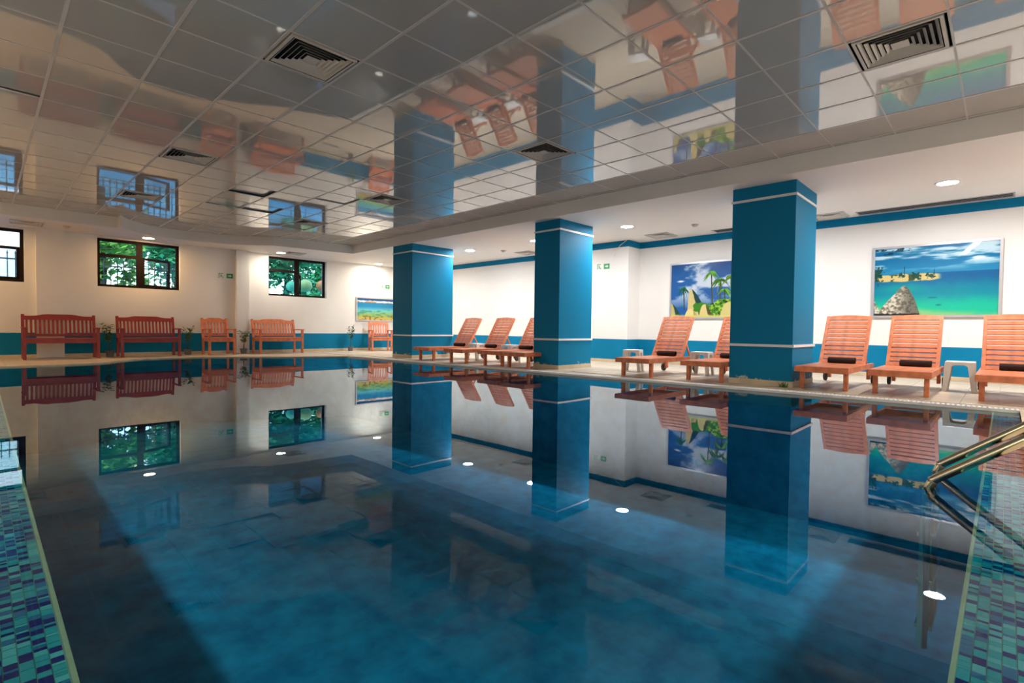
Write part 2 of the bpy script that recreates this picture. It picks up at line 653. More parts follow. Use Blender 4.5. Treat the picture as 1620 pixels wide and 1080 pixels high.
for i in range(-7, 9):
    x = GX + i * T
    if -1.0 < x < 7.1:
        B(x - .012, -0.85, ZT - 0.004, x + .012, 14.05, ZT + 0.002).build('grid_rail', M['rail'], ct)
for j in range(-6, 19):
    y = GY + j * T
    if -0.86 < y < 14.0:
        B(-1.0, y - .008, ZT - 0.003, 7.1, y + .008, ZT + 0.002).build('grid_rail', M['rail'], ct)
B(-1.2, -1.1, ZT + 0.30, 7.4, 14.3, ZT + 0.32).build('plenum_deck', M['dark'], ct)
skirtwall([(-1.2, -1.1), (7.4, -1.1), (7.4, 14.3), (-1.2, 14.3)], ZT - 0.0, ZT + 0.31, flip=True).build('plenum_side', M['dark'], ct)

def square_ring(mb, a0, z0, a1, z1, mi=0):
    A = [(-a0, -a0, z0), (a0, -a0, z0), (a0, a0, z0), (-a0, a0, z0)]
    C = [(-a1, -a1, z1), (a1, -a1, z1), (a1, a1, z1), (-a1, a1, z1)]
    for q in range(4):
        r = (q + 1) % 4
        mb.quad([A[q], A[r], C[r], C[q]], mi)
    return mb
def make_diffuser(half, rings=5):
    root = empty('ceiling_diffuser')
    mb = MB()
    square_ring(mb, half, -0.010, half - 0.022, -0.010)
    square_ring(mb, half, -0.010, half, 0.03)
    mb.build('frame', M['vent'], root)
    square_ring(MB(), half - 0.022, -0.009, half - 0.022, 0.076).build('neck', M['dark'], root)
    B(-half, -half, 0.075, half, half, 0.08).build('backing', M['dark'], root)  # neck and backing coloured dark to stand for the unlit duct
    step = (half - 0.022 - 0.06) / rings
    for q in range(rings):
        a = half - 0.030 - q * step
        mb = MB()
        square_ring(mb, a, -0.008, a - step * 0.55, 0.010)
        square_ring(mb, a - 0.002, -0.006, a - step * 0.55 - 0.002, 0.013)
        mb.build('louver', M['vent'], root)
    B(-0.055, -0.055, -0.004, 0.055, 0.055, 0.0).build('centre_plate', M['vent'], root)
    return root
dif = make_diffuser(0.272)
dlab = {(-2, 2): 'square louvred air diffuser nearest the camera on the upper left of the glossy ceiling',
        (-2, 8): 'square louvred air diffuser second in the left ceiling row, above the benches',
        (-2, 13): 'square louvred air diffuser farthest in the left ceiling row, near the curved soffit',
        (3, -4): 'square louvred air diffuser at the upper right corner of the glossy ceiling',
        (3, 2): 'square louvred air diffuser in the glossy ceiling between second and third blue columns',
        (3, 8): 'square louvred air diffuser in the glossy ceiling just left of the farthest blue column',
        (3, 13): 'small-looking square air diffuser at the far end of the ceiling above the right window'}
first = True
for (i, j), lb in dlab.items():
    d = dif if first else copy_tree(dif)
    first = False
    d.location = (GX + (i + .5) * T, GY + (j + .5) * T, ZT)
    tag(d, lb, 'air diffuser', 'square diffusers in the tiled ceiling')
dif2 = make_diffuser(0.25, 4)
first = True
for (x, y, lb) in ((9.92, 5.25, 'flat air diffuser in the white soffit above the palm poster'),
                   (10.12, 2.22, 'flat air diffuser in the white soffit just right of the nearest blue column'),
                   (9.95, 9.05, 'flat air diffuser in the white soffit left of the middle blue column'),
                   (5.98, 14.1, 'flat air diffuser in the white soffit above the window with coloured balls'),
                   (0.66, 14.1, 'flat air diffuser in the white soffit at far left above the cut-off window')):
    d = dif2 if first else copy_tree(dif2)
    first = False
    d.location = (x, y, ZS - 0.006)
    tag(d, lb, 'air diffuser', 'diffusers in the white soffit')
def slot(y0, y1, lb):
    root = empty('slot_diffuser', (10.22, (y0 + y1) / 2, ZS))
    h = (y1 - y0) / 2
    MB().box(-0.15, -h, -0.006, -0.12, h, 0.0).box(0.08, -h, -0.016, 0.15, h, 0.0).box(-0.15, -h, -0.008, 0.15, -h + 0.02, 0).box(-0.15, h - 0.02, -0.008, 0.15, h, 0).build('frame', M['alu'], root)
    B(-0.12, -h + 0.02, -0.005, 0.08, h - 0.02, -0.001).build('backing', M['dark'], root)  # dark strip stands in for the shaded slot opening
    for q in range(2):
        B(-0.055 + q * 0.07, -h + 0.02, -0.008, -0.050 + q * 0.07, h - 0.02, -0.005).build('vane', M['alu'], root)
    return tag(root, lb, 'air diffuser')
slot(-0.05, 1.84, 'long aluminium slot diffuser in the soffit above the rock and sea poster')
slot(2.9, 4.25, 'aluminium slot diffuser in the soffit beside the palm poster, partly hidden by nearest column')

# recessed downlights, and fill lamps added out of view
def make_lamp(mat_):
    root = empty('downlight')
    MB().lathe([(0.135, 0.0), (0.135, -0.010), (0.112, -0.010), (0.108, 0.006)], 28).build('trim_ring', M['band'], root, True)
    MB().lathe([(0.11, -0.004), (0.0005, -0.004)], 28).build('lens', mat_, root)
    return root
protos = {k: make_lamp(M[k]) for k in ('lampw', 'lampm', 'lampy', 'lamp_fill')}
used = set()
for (x, y, kd, lb) in ((8.88, 0.60, 'lampw', 'bright recessed downlight above the loungers at right, largest in view'),
                       (8.75, 2.95, 'lampw', 'recessed downlight hidden behind the nearest blue column'),
                       (8.66, 5.30, 'lampw', 'bright recessed downlight between the nearest and middle blue columns'),
                       (8.72, 7.70, 'lampw', 'recessed downlight behind the left edge of the middle blue column'),
                       (8.74, 9.95, 'lampw', 'bright recessed downlight beside the top of the farthest blue column'),
                       (8.74, 12.40, 'lampw', 'recessed downlight hidden behind the farthest blue column'),
                       (2.72, 14.35, 'lampy', 'recessed downlight at the top of the middle window with trees'),
                       (5.72, 14.30, 'lampm', 'recessed downlight at the top left of the window with coloured balls'),
                       (8.72, 14.30, 'lampm', 'recessed downlight above the sea poster by the farthest column'),
                       (-0.30, 14.40, 'lampy', 'recessed downlight outside the left edge of the view by the windows'),
                       (8.88, -1.75, 'lampw', 'recessed downlight outside the right edge of the view'),
                       (5.8, -1.75, 'lamp_fill', 'added fill lamp behind the camera over the near deck, towards the right wall'),  # near-deck lamps added behind the camera to brighten the mosaic ledges
                       (2.8, -1.75, 'lamp_fill', 'added fill lamp behind the camera over the near deck, in the middle'),
                       (-0.6, -1.75, 'lamp_fill', 'added fill lamp behind the camera over the near deck, towards the left wall'),
                       (-1.6, 2.0, 'lamp_fill', 'added fill lamp over the left deck out of view, nearest the camera'),  # left-deck row added out of view to light soffit edge and column sides
                       (-1.6, 5.2, 'lamp_fill', 'added fill lamp over the left deck out of view, second from the camera'),
                       (-1.6, 8.4, 'lamp_fill', 'added fill lamp over the left deck out of view, third from the camera'),
                       (-1.6, 11.6, 'lampy', 'added fill lamp over the left deck out of view, by the windows')):
    d = copy_tree(protos[kd]) if kd in used else protos[kd]
    used.add(kd)
    d.location = (x, y, ZS)
    tag(d, lb, 'downlight', 'recessed ceiling downlights')
def detector(x, y, lb):
    root = empty('smoke_detector', (x, y, ZS))
    MB().lathe([(0.0005, -0.045), (0.035, -0.045), (0.05, -0.03), (0.06, 0.0)], 18).build('housing', M['vent'], root, True)
    MB().lathe([(0.066, -0.012), (0.066, 0.0)], 18).build('base_ring', M['skirt'], root, True)
    tag(root, lb, 'smoke detector')
detector(9.33, 4.25, 'round smoke detector on the soffit left of the nearest blue column')
detector(1.25, 13.95, 'round smoke detector on the soffit between the two left windows')
detector(9.3, 9.3, 'round smoke detector on the soffit beside the farthest blue column')

# ------------------------------------------------------------------ walls
DADO, BAND, SK = 0.556, 2.62, 0.10
def skirt_run(parent, ax, a0, a1, c, side, step=0.30):
    # separate cream skirting tiles along a wall
    me = None
    q = a0
    nn = max(1, int(round((a1 - a0) / step)))
    st = (a1 - a0) / nn
    for k in range(nn):
        if ax == 'x':
            b = B(0.001, -0.005, 0, st - 0.001, 0.005, SK - DK) if me is None else None
            loc = (a0 + k * st, c + side * 0.005, DK)
        else:
            b = B(-0.005, 0.001, 0, 0.005, st - 0.001, SK - DK) if me is None else None
            loc = (c + side * 0.005, a0 + k * st, DK)
        if me is None:
            me = b.mesh('skirting_tile', M['skirt'])
        link('skirting_tile', me, parent, loc)

WIN = [(-0.96, 0.645), (1.84, 3.447), (5.562, 7.252)]
WZ0, WZ1 = 1.612, 2.712
wa = empty('wall_far')
structure(wa)
mb = MB()
TH = 0.34
xs = [XL] + [e for wn in WIN for e in wn] + [XR]
mb.box(XL, YA, WZ1, XR, YA + TH, 3.4).box(XL, YA, -0.2, XR, YA + TH, WZ0)
for k in range(0, len(xs), 2):
    mb.box(xs[k], YA, WZ0, xs[k + 1], YA + TH, WZ1)
mb.build('plaster', M['wall'], wa)
PIL = [(0.82, 1.26), (4.70, 5.02)]
for (a, b) in PIL:
    B(a, YA - 0.12, DK, b, YA, ZS).build('pilaster', M['wall'], wa)
xs = [XL] + [e for p in PIL for e in p] + [XR]
for k in range(0, len(xs), 2):
    B(xs[k], YA - 0.006, SK, xs[k + 1], YA, DADO).build('dado', M['dado'], wa)
    skirt_run(wa, 'x', xs[k], xs[k + 1], YA, -1)

wb = empty('wall_right')
structure(wb)
B(XR, YB, -0.2, XR + 0.2, YA + TH, 3.4).build('plaster', M['wall'], wb)
PX, PY0, PY1 = 9.98, 6.06, 7.45
B(PX, PY0, DK, XR, PY1, ZS).build('pilaster', M['wall'], wb)
for (a, b) in ((YB, PY0), (PY1, YA)):
    B(XR - 0.006, a, SK, XR, b, DADO).build('dado', M['dado'], wb)
    B(XR - 0.006, a, BAND, XR, b, ZS).build('top_band', M['dado'], wb)
    skirt_run(wb, 'y', a, b, XR, -1)
MB().box(PX - 0.006, PY0 - 0.006, SK, XR, PY1 + 0.006, DADO).build('dado', M['dado'], wb)
MB().box(PX - 0.006, PY0 - 0.006, BAND, XR, PY1 + 0.006, ZS).build('top_band', M['dado'], wb)
skirt_run(wb, 'y', PY0, PY1, PX - 0.006, -1)

wl = empty('wall_left')
structure(wl)
B(XL - 0.2, YB, -0.2, XL, YA, 3.4).build('plaster', M['wall'], wl)
B(XL, YB, SK, XL + 0.006, YA, DADO).build('dado', M['dado'], wl)
wn_ = empty('wall_near')
structure(wn_)
B(XL, YB - 0.2, -0.2, XR, YB, 3.4).build('plaster', M['wall'], wn_)
B(XL, YB, SK, XR, YB + 0.006, DADO).build('dado', M['dado'], wn_)

# ------------------------------------------------------------------ windows
def sash(parent, w_, h_, t=0.055, d=0.05):
    nm = parent
    B(0, -d / 2, 0, t, d / 2, h_).build('sash_stile', M['frame'], nm)
    B(w_ - t, -d / 2, 0, w_, d / 2, h_).build('sash_stile', M['frame'], nm)
    B(t, -d / 2, 0, w_ - t, d / 2, t).build('sash_rail', M['frame'], nm)
    B(t, -d / 2, h_ - t, w_ - t, d / 2, h_).build('sash_rail', M['frame'], nm)
    B(t, -0.004, t, w_ - t, 0.004, h_ - t).build('pane', M['glass'], nm)
def window(nm, x0, x1, ang, trz=0.66):
    root = empty(nm, (x0, YA + 0.16, WZ0))
    structure(root)
    W, H, t, d = x1 - x0, WZ1 - WZ0, 0.06, 0.07
    B(0, -d / 2, 0, t, d / 2, H).build('frame_stile', M['frame'], root)
    B(W - t, -d / 2, 0, W, d / 2, H).build('frame_stile', M['frame'], root)
    B(t, -d / 2, 0, W - t, d / 2, t).build('frame_rail', M['frame'], root)
    B(t, -d / 2, H - t, W - t, d / 2, H).build('frame_rail', M['frame'], root)
    mx = 0.5 * W
    B(mx - 0.06, -d / 2, t, mx + 0.06, d / 2, H - t).build('mullion', M['frame'], root)
    B(t, -d / 2, H * trz - 0.035, mx - 0.06, d / 2, H * trz + 0.035).build('transom', M['frame'], root)
    B(t, -0.004, t, mx - 0.06, 0.004, H * trz - 0.035).build('pane', M['glass'], root)
    B(t, -0.004, H * trz + 0.035, mx - 0.06, 0.004, H - t).build('pane', M['glass'], root)
    s = empty('open_sash', (mx + 0.05, 0.02, t * 0.9))
    s.parent = root
    s.rotation_euler = (0, 0, math.radians(ang))
    sash(s, W - mx - t - 0.04, H * trz - t * 0.6)
    MB().box(-0.0, -0.155, -0.02, W, -0.03, 0.0).build('sill', M['wall'], root)
window('window_1', *WIN[0], 6)
window('window_2', *WIN[1], 26)
window('window_3', *WIN[2], 62)

# ------------------------------------------------------------------ columns
def column(x0, x1, y0, y1, lb):
    root = empty('column', ((x0 + x1) / 2, (y0 + y1) / 2, DK))
    hx, hy, H = (x1 - x0) / 2, (y1 - y0) / 2, ZS - DK
    B(-hx, -hy, 0, hx, hy, H).build('shaft', M['column'], root)
    for (zc, hh, pj, nm) in ((0.545, 0.034, 0.02, 'lower_moulding'), (2.545, 0.032, 0.014, 'upper_moulding')):
        mb = MB()
        hx2, hy2 = hx + pj, hy + pj
        mb.box(-hx2, -hy2, zc - hh / 2, hx2, -hy, zc + hh / 2).box(-hx2, hy, zc - hh / 2, hx2, hy2, zc + hh / 2)
        mb.box(-hx2, -hy, zc - hh / 2, -hx, hy, zc + hh / 2).box(hx, -hy, zc - hh / 2, hx2, hy, zc + hh / 2)
        mb.build(nm, M['band'], root)
    for sx in (-1, 1):
        n_ = max(2, round(2 * hy / 0.3))
        st = 2 * hy / n_
        for k in range(n_):
            B(sx * hx - 0.008, -hy + k * st + 0.001, 0, sx * hx + 0.008, -hy + (k + 1) * st - 0.001, 0.075).build('skirting_tile', M['skirt'], root)
    for sy in (-1, 1):
        n_ = max(2, round(2 * hx / 0.3))
        st = 2 * hx / n_
        for k in range(n_):
            B(-hx + k * st + 0.001, sy * hy - 0.008, 0, -hx + (k + 1) * st - 0.001, sy * hy + 0.008, 0.075).build('skirting_tile', M['skirt'], root)
    tag(root, lb, 'column', 'blue columns along the pool edge')
column(7.42, 8.42, 2.015, 2.83, 'blue square column nearest the camera, beside the group of three loungers')
column(7.27, 8.28, 5.83, 6.43, 'blue square column in the middle of the row, between lounger groups')
column(7.12, 8.36, 10.17, 10.98, 'blue square column farthest from the camera, in front of the sea poster')

# ------------------------------------------------------------------ loungers
def make_lounger():
    root = empty('sun_lounger')
    W, t = 0.60, 0.034
    y0 = W / 2
    wd = M['wood']
    for s in (-1, 1):
        B(-0.15, s * y0 - (t if s > 0 else 0), 0.225, 1.50, s * y0 + (0 if s > 0 else t), 0.295).build('side_rail', wd, root)
        B(-0.03, s * 0.245 - 0.024, 0, 0.03, s * 0.245 + 0.024, 0.24).build('front_leg', wd, root, bevel=0.004)
        MB().bar((1.43, s * 0.245, 0.25), (1.46, s * 0.245, 0.06), 0.04, 0.06, (1, 0, 0)).build('rear_leg', wd, root)
        mb = MB()
        ring = [(0.0005, -0.018), (0.02, -0.022), (0.055, -0.014), (0.070, -0.018), (0.074, 0.0), (0.070, 0.018), (0.055, 0.014), (0.02, 0.022), (0.0005, 0.018)]
        mb.lathe(ring, 20)
        mb.v = [(1.46 + x, s * 0.30 + z, 0.075 + y) for (x, y, z) in mb.v]
        mb.build('wheel', M['rubber'], root, True)
    B(-0.17, -y0, 0.222, -0.135, y0, 0.297).build('end_board', wd, root, bevel=0.004)
    B(0.90, -y0 + t, 0.225, 0.93, y0 - t, 0.275).build('cross_bar', wd, root)
    B(1.44, -y0 + t, 0.225, 1.47, y0 - t, 0.275).build('cross_bar', wd, root)
    ns = 12
    x = -0.128
    st = (0.98 - x) / ns
    me = B(0, -y0 + t + 0.002, 0, st - 0.010, y0 - t - 0.002, 0.018).mesh('seat_slat', wd)
    for k in range(ns):
        link('seat_slat', me, root, (x + k * st, 0, 0.280))
    # raised back
    hx, hz, tx, tz = 0.985, 0.285, 1.405, 0.965
    L = math.hypot(tx - hx, tz - hz)
    ang = math.atan2(tz - hz, tx - hx)
    bk = empty('backrest', (hx, 0, hz))
    bk.parent = root
    bk.rotation_euler = (0, -ang, 0)
    for s in (-1, 1):
        B(-0.03, s * 0.262 - 0.019, -0.028, L, s * 0.262 + 0.019, 0.026).build('back_stile', wd, bk, bevel=0.003)
    nb = 11
    sb = L / nb
    me = B(0, -0.243, 0, sb - 0.019, 0.243, 0.018).mesh('back_slat', wd)
    for k in range(nb - 1):
        link('back_slat', me, bk, (k * sb + 0.006, 0, 0.004))
    mb = MB()   # arched top slat
    n_ = 10
    for k in range(n_):
        ya, yb_ = -0.243 + 0.486 * k / n_, -0.243 + 0.486 * (k + 1) / n_
        def tp(yy):
            return L - 0.004 + 0.020 * (1 - (yy / 0.243) ** 2)
        xb = (nb - 1) * sb + 0.006
        for z, fl_ in ((0.022, False), (0.004, True)):
            q = [(xb, ya, z), (tp(ya), ya, z), (tp(yb_), yb_, z), (xb, yb_, z)]
            mb.quad(q if fl_ else q[::-1])
        mb.quad([(tp(ya), ya, 0.004), (tp(ya), ya, 0.022), (tp(yb_), yb_, 0.022), (tp(yb_), yb_, 0.004)][::-1])
    mb.build('top_slat', wd, bk)
    for s in (-1, 1):
        MB().bar((hx + 0.42 * (tx - hx) + 0.02, s * 0.232, hz + 0.42 * (tz - hz)), (1.40, s * 0.232, 0.24), 0.022, 0.03, (1, 0, 0.2)).build('prop', wd, root)
    return root
LG = 'teak sun loungers along the pool'
lo = [(7.50, 1.665, 0.0, 'red-brown slatted lounger with brown towel, just right of the nearest column'),
      (7.55, 0.880, 0.0, 'red-brown slatted lounger with brown towel, left of the white stool under the rock poster'),
      (7.61, -0.075, 0.0, 'red-brown slatted lounger cut off by the right edge of the photo'),
      (7.20, 4.180, 0.0, 'red-brown slatted lounger in front of the palm poster, fully in view'),
      (7.34, 3.150, 0.0, 'red-brown slatted lounger whose raised back is half hidden by the nearest column'),
      (7.00, 9.400, 0.0, 'red-brown slatted lounger beside the farthest column, first of the distant four'),
      (6.98, 8.270, 0.0, 'red-brown slatted lounger second from the farthest column in the distant row'),
      (7.03, 7.265, 0.0, 'red-brown slatted lounger third from the farthest column in the distant row'),
      (6.98, 6.540, 0.0, 'red-brown slatted lounger tucked behind the middle column, only its foot end showing')]
proto = make_lounger()
for k, (x, y, a, lb) in enumerate(lo):
    o = proto if k == 0 else copy_tree(proto)
    o.location = (x, y, DK)
    o.rotation_euler = (0, 0, a)
    tag(o, lb, 'sun lounger', LG)

def make_towel():
    # rolled towel: a spiral cross-section extruded along y
    mb = MB()
    n, turns = 64, 3.2
    pr = []
    for k in range(n):
        a = 2 * PI * turns * k / (n - 1)
        r = 0.010 + 0.034 * k / (n - 1)
        pr.append((r * math.cos(a), r * math.sin(a)))
    for k in range(n - 1):
        (xa, za), (xb, zb) = pr[k], pr[k + 1]
        mb.quad([(xa, -0.165, za), (xb, -0.165, zb), (xb, 0.165, zb), (xa, 0.165, za)])
    b = len(mb.v)
    for s in (-1, 1):
        mb.lathe([(0.0005, s * 0.150), (0.034, s * 0.156), (0.0435, s * 0.150), (0.0435, 0)], 22)
    for k in range(b, len(mb.v)):
        x, y, z = mb.v[k]
        mb.v[k] = (x, z, y)
    me = mb.mesh('rolled_towel', M['towel'])
    for p in me.polygons:
        p.use_smooth = True
    return me
me_tw = make_towel()
twl = ['leftmost rolled dark brown towel of the right-hand lounger group', 'rolled dark brown towel on the lounger left of the white stool by the rock poster',
       'rolled dark brown towel on the lounger cut off at the right edge', 'rolled dark brown towel on the lounger in front of the palm poster',
       'rolled dark brown towel on the lounger half hidden by the nearest column', 'rolled dark brown towel on the lounger beside the farthest column',
       'rolled dark brown towel on the second lounger of the distant row', 'rolled dark brown towel on the third lounger of the distant row']
for k in range(8):
    x, y, a, _ = lo[k]
    o = bpy.data.objects.new('rolled_towel', me_tw)
    COL.objects.link(o)
    o.location = (x + 0.915, y - 0.03 + random.uniform(-.02, .02), DK + 0.298 + 0.0445)
    o.rotation_euler = (0, 0, random.uniform(-0.08, 0.08))
    tag(o, twl[k], 'towel', 'rolled brown towels on the loungers')

# ------------------------------------------------------------------ white plastic side tables
def make_stool():
    root = empty('side_table')
    H, a, ab = 0.385, 0.145, 0.163
    pl = M['plastic']
    B(-a, -a, H - 0.022, a, a, H).build('table_top', pl, root, bevel=0.006)
    for sx in (-1, 1):
        for sy in (-1, 1):
            mb = MB()
            top = [(sx * a, sy * a), (sx * (a - 0.075), sy * a), (sx * (a - 0.075), sy * (a - 0.02)), (sx * (a - 0.02), sy * (a - 0.02)), (sx * (a - 0.02), sy * (a - 0.075)), (sx * a, sy * (a - 0.075))]
            bot = [(sx * ab, sy * ab), (sx * (ab - 0.045), sy * ab), (sx * (ab - 0.045), sy * (ab - 0.012)), (sx * (ab - 0.012), sy * (ab - 0.012)), (sx * (ab - 0.012), sy * (ab - 0.045)), (sx * ab, sy * (ab - 0.045))]
            n_ = len(top)
            mb.v = [(p[0], p[1], H - 0.015) for p in top] + [(p[0], p[1], 0.0) for p in bot]
            for k in range(n_):
                mb.f.append((k, (k + 1) % n_, n_ + (k + 1) % n_, n_ + k))
                mb.mi.append(0)
            mb.f.append(tuple(n_ + k for k in range(n_)))
            mb.mi.append(0)
            mb.build('leg', pl, root)
    for rot in range(4):   # arched apron between the legs
        mb = MB()
        n_ = 10
        for k in range(n_):
            u0, u1 = -0.10 + 0.2 * k / n_, -0.10 + 0.2 * (k + 1) / n_
            def zz(u):
                return H - 0.045 - 0.075 * max(0, abs(u) / 0.10) ** 5
            for yy in (a, a - 0.012):
                mb.quad([(u0, yy, H - 0.015), (u1, yy, H - 0.015), (u1, yy, zz(u1)), (u0, yy, zz(u0))])
            mb.quad([(u0, a, zz(u0)), (u1, a, zz(u1)), (u1, a - 0.012, zz(u1)), (u0, a - 0.012, zz(u0))])
        o = mb.build('apron', pl, root)
        o.rotation_euler = (0, 0, rot * PI / 2)
    return root
st0 = make_stool()
for k, (x, y, rz, lb) in enumerate(((8.66, 0.402, 0.0, 'white plastic side table under the rock poster, between two loungers'),
                                    (8.12, 4.80, 0.3, 'white plastic side table to the left of the lounger under the palm poster'),
                                    (8.40, 3.66, 0.1, 'white plastic side table between the palm-poster lounger and the nearest column'),
                                    (8.00, 8.83, 0.0, 'white plastic side table between first and second loungers of the distant row'),
                                    (8.00, 7.76, 0.0, 'white plastic side table between second and third loungers of the distant row'))):
    o = st0 if k == 0 else copy_tree(st0)
    o.location = (x, y, DK)
    o.rotation_euler = (0, 0, rz)
    tag(o, lb, 'side table', 'white plastic side tables')

# ------------------------------------------------------------------ benches and armchairs
def make_bench(name, W, wd, nslat):
    root = empty(name)
    h = W / 2
    D = 0.27
    for s in (-1, 1):
        MB().box(s * (h - 0.03) - 0.027, -D - 0.027, 0, s * (h - 0.03) + 0.027, -D + 0.027, 0.62).build('front_leg', wd, root, bevel=0.004)
        MB().bar((s * (h - 0.03), D - 0.03, 0), (s * (h - 0.03), D - 0.03, 0.42), 0.05, 0.055, (0, 1, 0)).bar((s * (h - 0.03), D - 0.03, 0.40), (s * (h - 0.03), D + 0.09, 0.91), 0.05, 0.05, (0, 1, 0)).build('rear_leg', wd, root)
        MB().box(s * (h - 0.03) - 0.034, -D - 0.06, 0.62, s * (h - 0.03) + 0.034, D + 0.02, 0.648).build('armrest', wd, root, bevel=0.006)
        B(s * (h - 0.03) - 0.018, -D, 0.33, s * (h - 0.03) + 0.018, D - 0.03, 0.40).build('seat_side', wd, root)
    B(-h + 0.05, -D - 0.018, 0.325, h - 0.05, -D + 0.018, 0.405).build('front_apron', wd, root)
    B(-h + 0.05, D - 0.05, 0.325, h - 0.05, D - 0.02, 0.405).build('rear_apron', wd, root)
    me = B(-h + 0.004, 0, 0.405, h - 0.004, 0.085, 0.428).mesh('seat_slat', wd)
    for k in range(5):
        link('seat_slat', me, root, (0, -D - 0.035 + k * 0.101, 0))
    # back: arched top rail, bottom rail, upright slats
    def by(z):
        return D - 0.03 + (z - 0.40) * 0.12 / 0.51
    mb = MB()
    n_ = 16
    for k in range(n_):
        xa, xb = -h + 0.055 + (W - 0.11) * k / n_, -h + 0.055 + (W - 0.11) * (k + 1) / n_
        def tz(x):
            u = max(0.0, 1 - (x / (0.62 * h)) ** 2)
            return 0.885 + 0.035 * min(1, u * 1.6)
        T0, T1 = tz(xa), tz(xb)
        for off, fl_ in ((-0.018, False), (0.018, True)):
            q = [(xa, by(.8) + off, 0.80), (xb, by(.8) + off, 0.80), (xb, by(T1) + off, T1), (xa, by(T0) + off, T0)]
            mb.quad(q[::-1] if fl_ else q)
        mb.quad([(xa, by(T0) - .018, T0), (xb, by(T1) - .018, T1), (xb, by(T1) + .018, T1), (xa, by(T0) + .018, T0)])
        mb.quad([(xa, by(.8) + .018, .8), (xb, by(.8) + .018, .8), (xb, by(.8) - .018, .8), (xa, by(.8) - .018, .8)])
    mb.build('top_rail', wd, root)
    B(-h + 0.055, by(.48) - 0.016, 0.455, h - 0.055, by(.48) + 0.016, 0.51).build('bottom_rail', wd, root)
    st = (W - 0.11) / nslat
    me = MB().bar((0, by(.5), 0.50), (0, by(.81), 0.81), st * 0.52, 0.014, (0, 1, 0)).mesh('back_slat', wd)
    for k in range(nslat):
        link('back_slat', me, root, (-h + 0.055 + (k + .5) * st, 0, 0))
    return root
BG = 'wooden benches and armchairs by the window wall'
b1 = make_bench('garden_bench', 1.20, M['wood_dim'], 16)
b1.location = (1.17, 14.20, DK)
tag(b1, 'slatted wooden bench, red darkened for dim light, farthest left, between two windows', 'bench', BG)
b2 = make_bench('garden_bench', 1.14, M['wood_dim'], 15)
b2.location = (2.70, 14.24, DK)
tag(b2, 'slatted wooden bench, red darkened for dim light, under the middle window with trees', 'bench', BG)
b3 = make_bench('garden_armchair', 0.62, M['wood'], 7)
b3.location = (4.16, 14.26, DK)
tag(b3, 'red-brown slatted wooden armchair between the two full benches with plants either side', 'armchair', BG)
b4 = make_bench('garden_bench', 1.16, M['wood'], 14)
b4.location = (5.62, 14.26, DK)
tag(b4, 'red-brown slatted wooden bench under the window with coloured balls', 'bench', BG)
b5 = make_bench('garden_armchair', 0.64, M['wood'], 7)
b5.location = (8.66, 14.05, DK)
b5.rotation_euler = (0, 0, -0.35)
tag(b5, 'red-brown slatted wooden armchair partly hidden by the farthest column', 'armchair', BG)

# ------------------------------------------------------------------ potted plants
def plant(x, y, h, lean, lb, pot_h=0.13):
    root = empty('potted_plant', (x, y, DK))
    MB().lathe([(0.0005, 0), (0.065, 0), (0.085, pot_h), (0.092, pot_h), (0.092, pot_h - 0.03), (0.080, pot_h - 0.03)], 16).build('pot', M['pot'], root, True)
    MB().lathe([(0.082, pot_h - 0.02), (0.0005, pot_h - 0.015)], 16).build('soil', M['soil'], root)
    st = MB()
    tips = []
    nst = 3
    for k in range(nst):
        a = 2 * PI * k / nst + random.random()
        e = Vector((lean + 0.10 * math.cos(a), 0.08 * math.sin(a), h * random.uniform(0.82, 1.0)))
        pts = [Vector((0.01 * math.cos(a), 0.01 * math.sin(a), pot_h - 0.02)), Vector((lean * 0.3, 0, h * 0.45)), e]
        st.tube(pts, [0.008, 0.006, 0.003], 6)
        for q in range(9):
            t = 0.55 + 0.45 * q / 8
            p = pts[1].lerp(e, (t - 0.5) * 2)
            tips.append(p)
    st.build('stem', M['stem'], root)
    lf = MB()
    for p in tips:
        for q in range(3):
            a, b = random.uniform(0, 2 * PI), random.uniform(-0.5, 0.7)
            d = Vector((math.cos(a) * math.cos(b), math.sin(a) * math.cos(b), math.sin(b)))
            s = d.cross(Vector((0, 0, 1))).normalized()
            L = random.uniform(0.06, 0.11)
            c = p + Vector((random.uniform(-.02, .02),) * 3)
            m_ = c + d * L * 0.5 + Vector((0, 0, 0.012))
            tip = c + d * L
            lf.quad([c, m_ + s * L * 0.28, tip, m_ - s * L * 0.28])
    o = lf.build('foliage', M['leaf'], root)
    o['kind'] = 'stuff'
    tag(root, lb, 'potted plant', 'small potted plants along the window wall')
plant(2.02, 14.50, 0.72, -0.06, 'small leafy plant in grey pot between the two left-hand benches')
plant(3.53, 14.45, 0.70, 0.0, 'small leafy plant in grey pot right of the bench under the middle window')
plant(4.80, 14.42, 0.64, 0.02, 'small leafy plant in grey pot between armchair and right-hand bench')
plant(7.84, 14.40, 0.78, 0.05, 'tall thin leafy plant in grey pot left of the sea poster')

# floor drain by the window wall
dr = empty('floor_drain', (7.05, 14.15, DK))
B(-0.25, -0.06, -0.004, 0.25, 0.06, 0.001).build('drain_channel', M['dark'], dr)
for k in range(9):
    B(-0.24 + k * 0.054, -0.055, 0.001, -0.22 + k * 0.054, 0.055, 0.004).build('drain_bar', M['alu'], dr)
tag(dr, 'small dark drain grille in the deck right of the right-hand bench', 'drain')

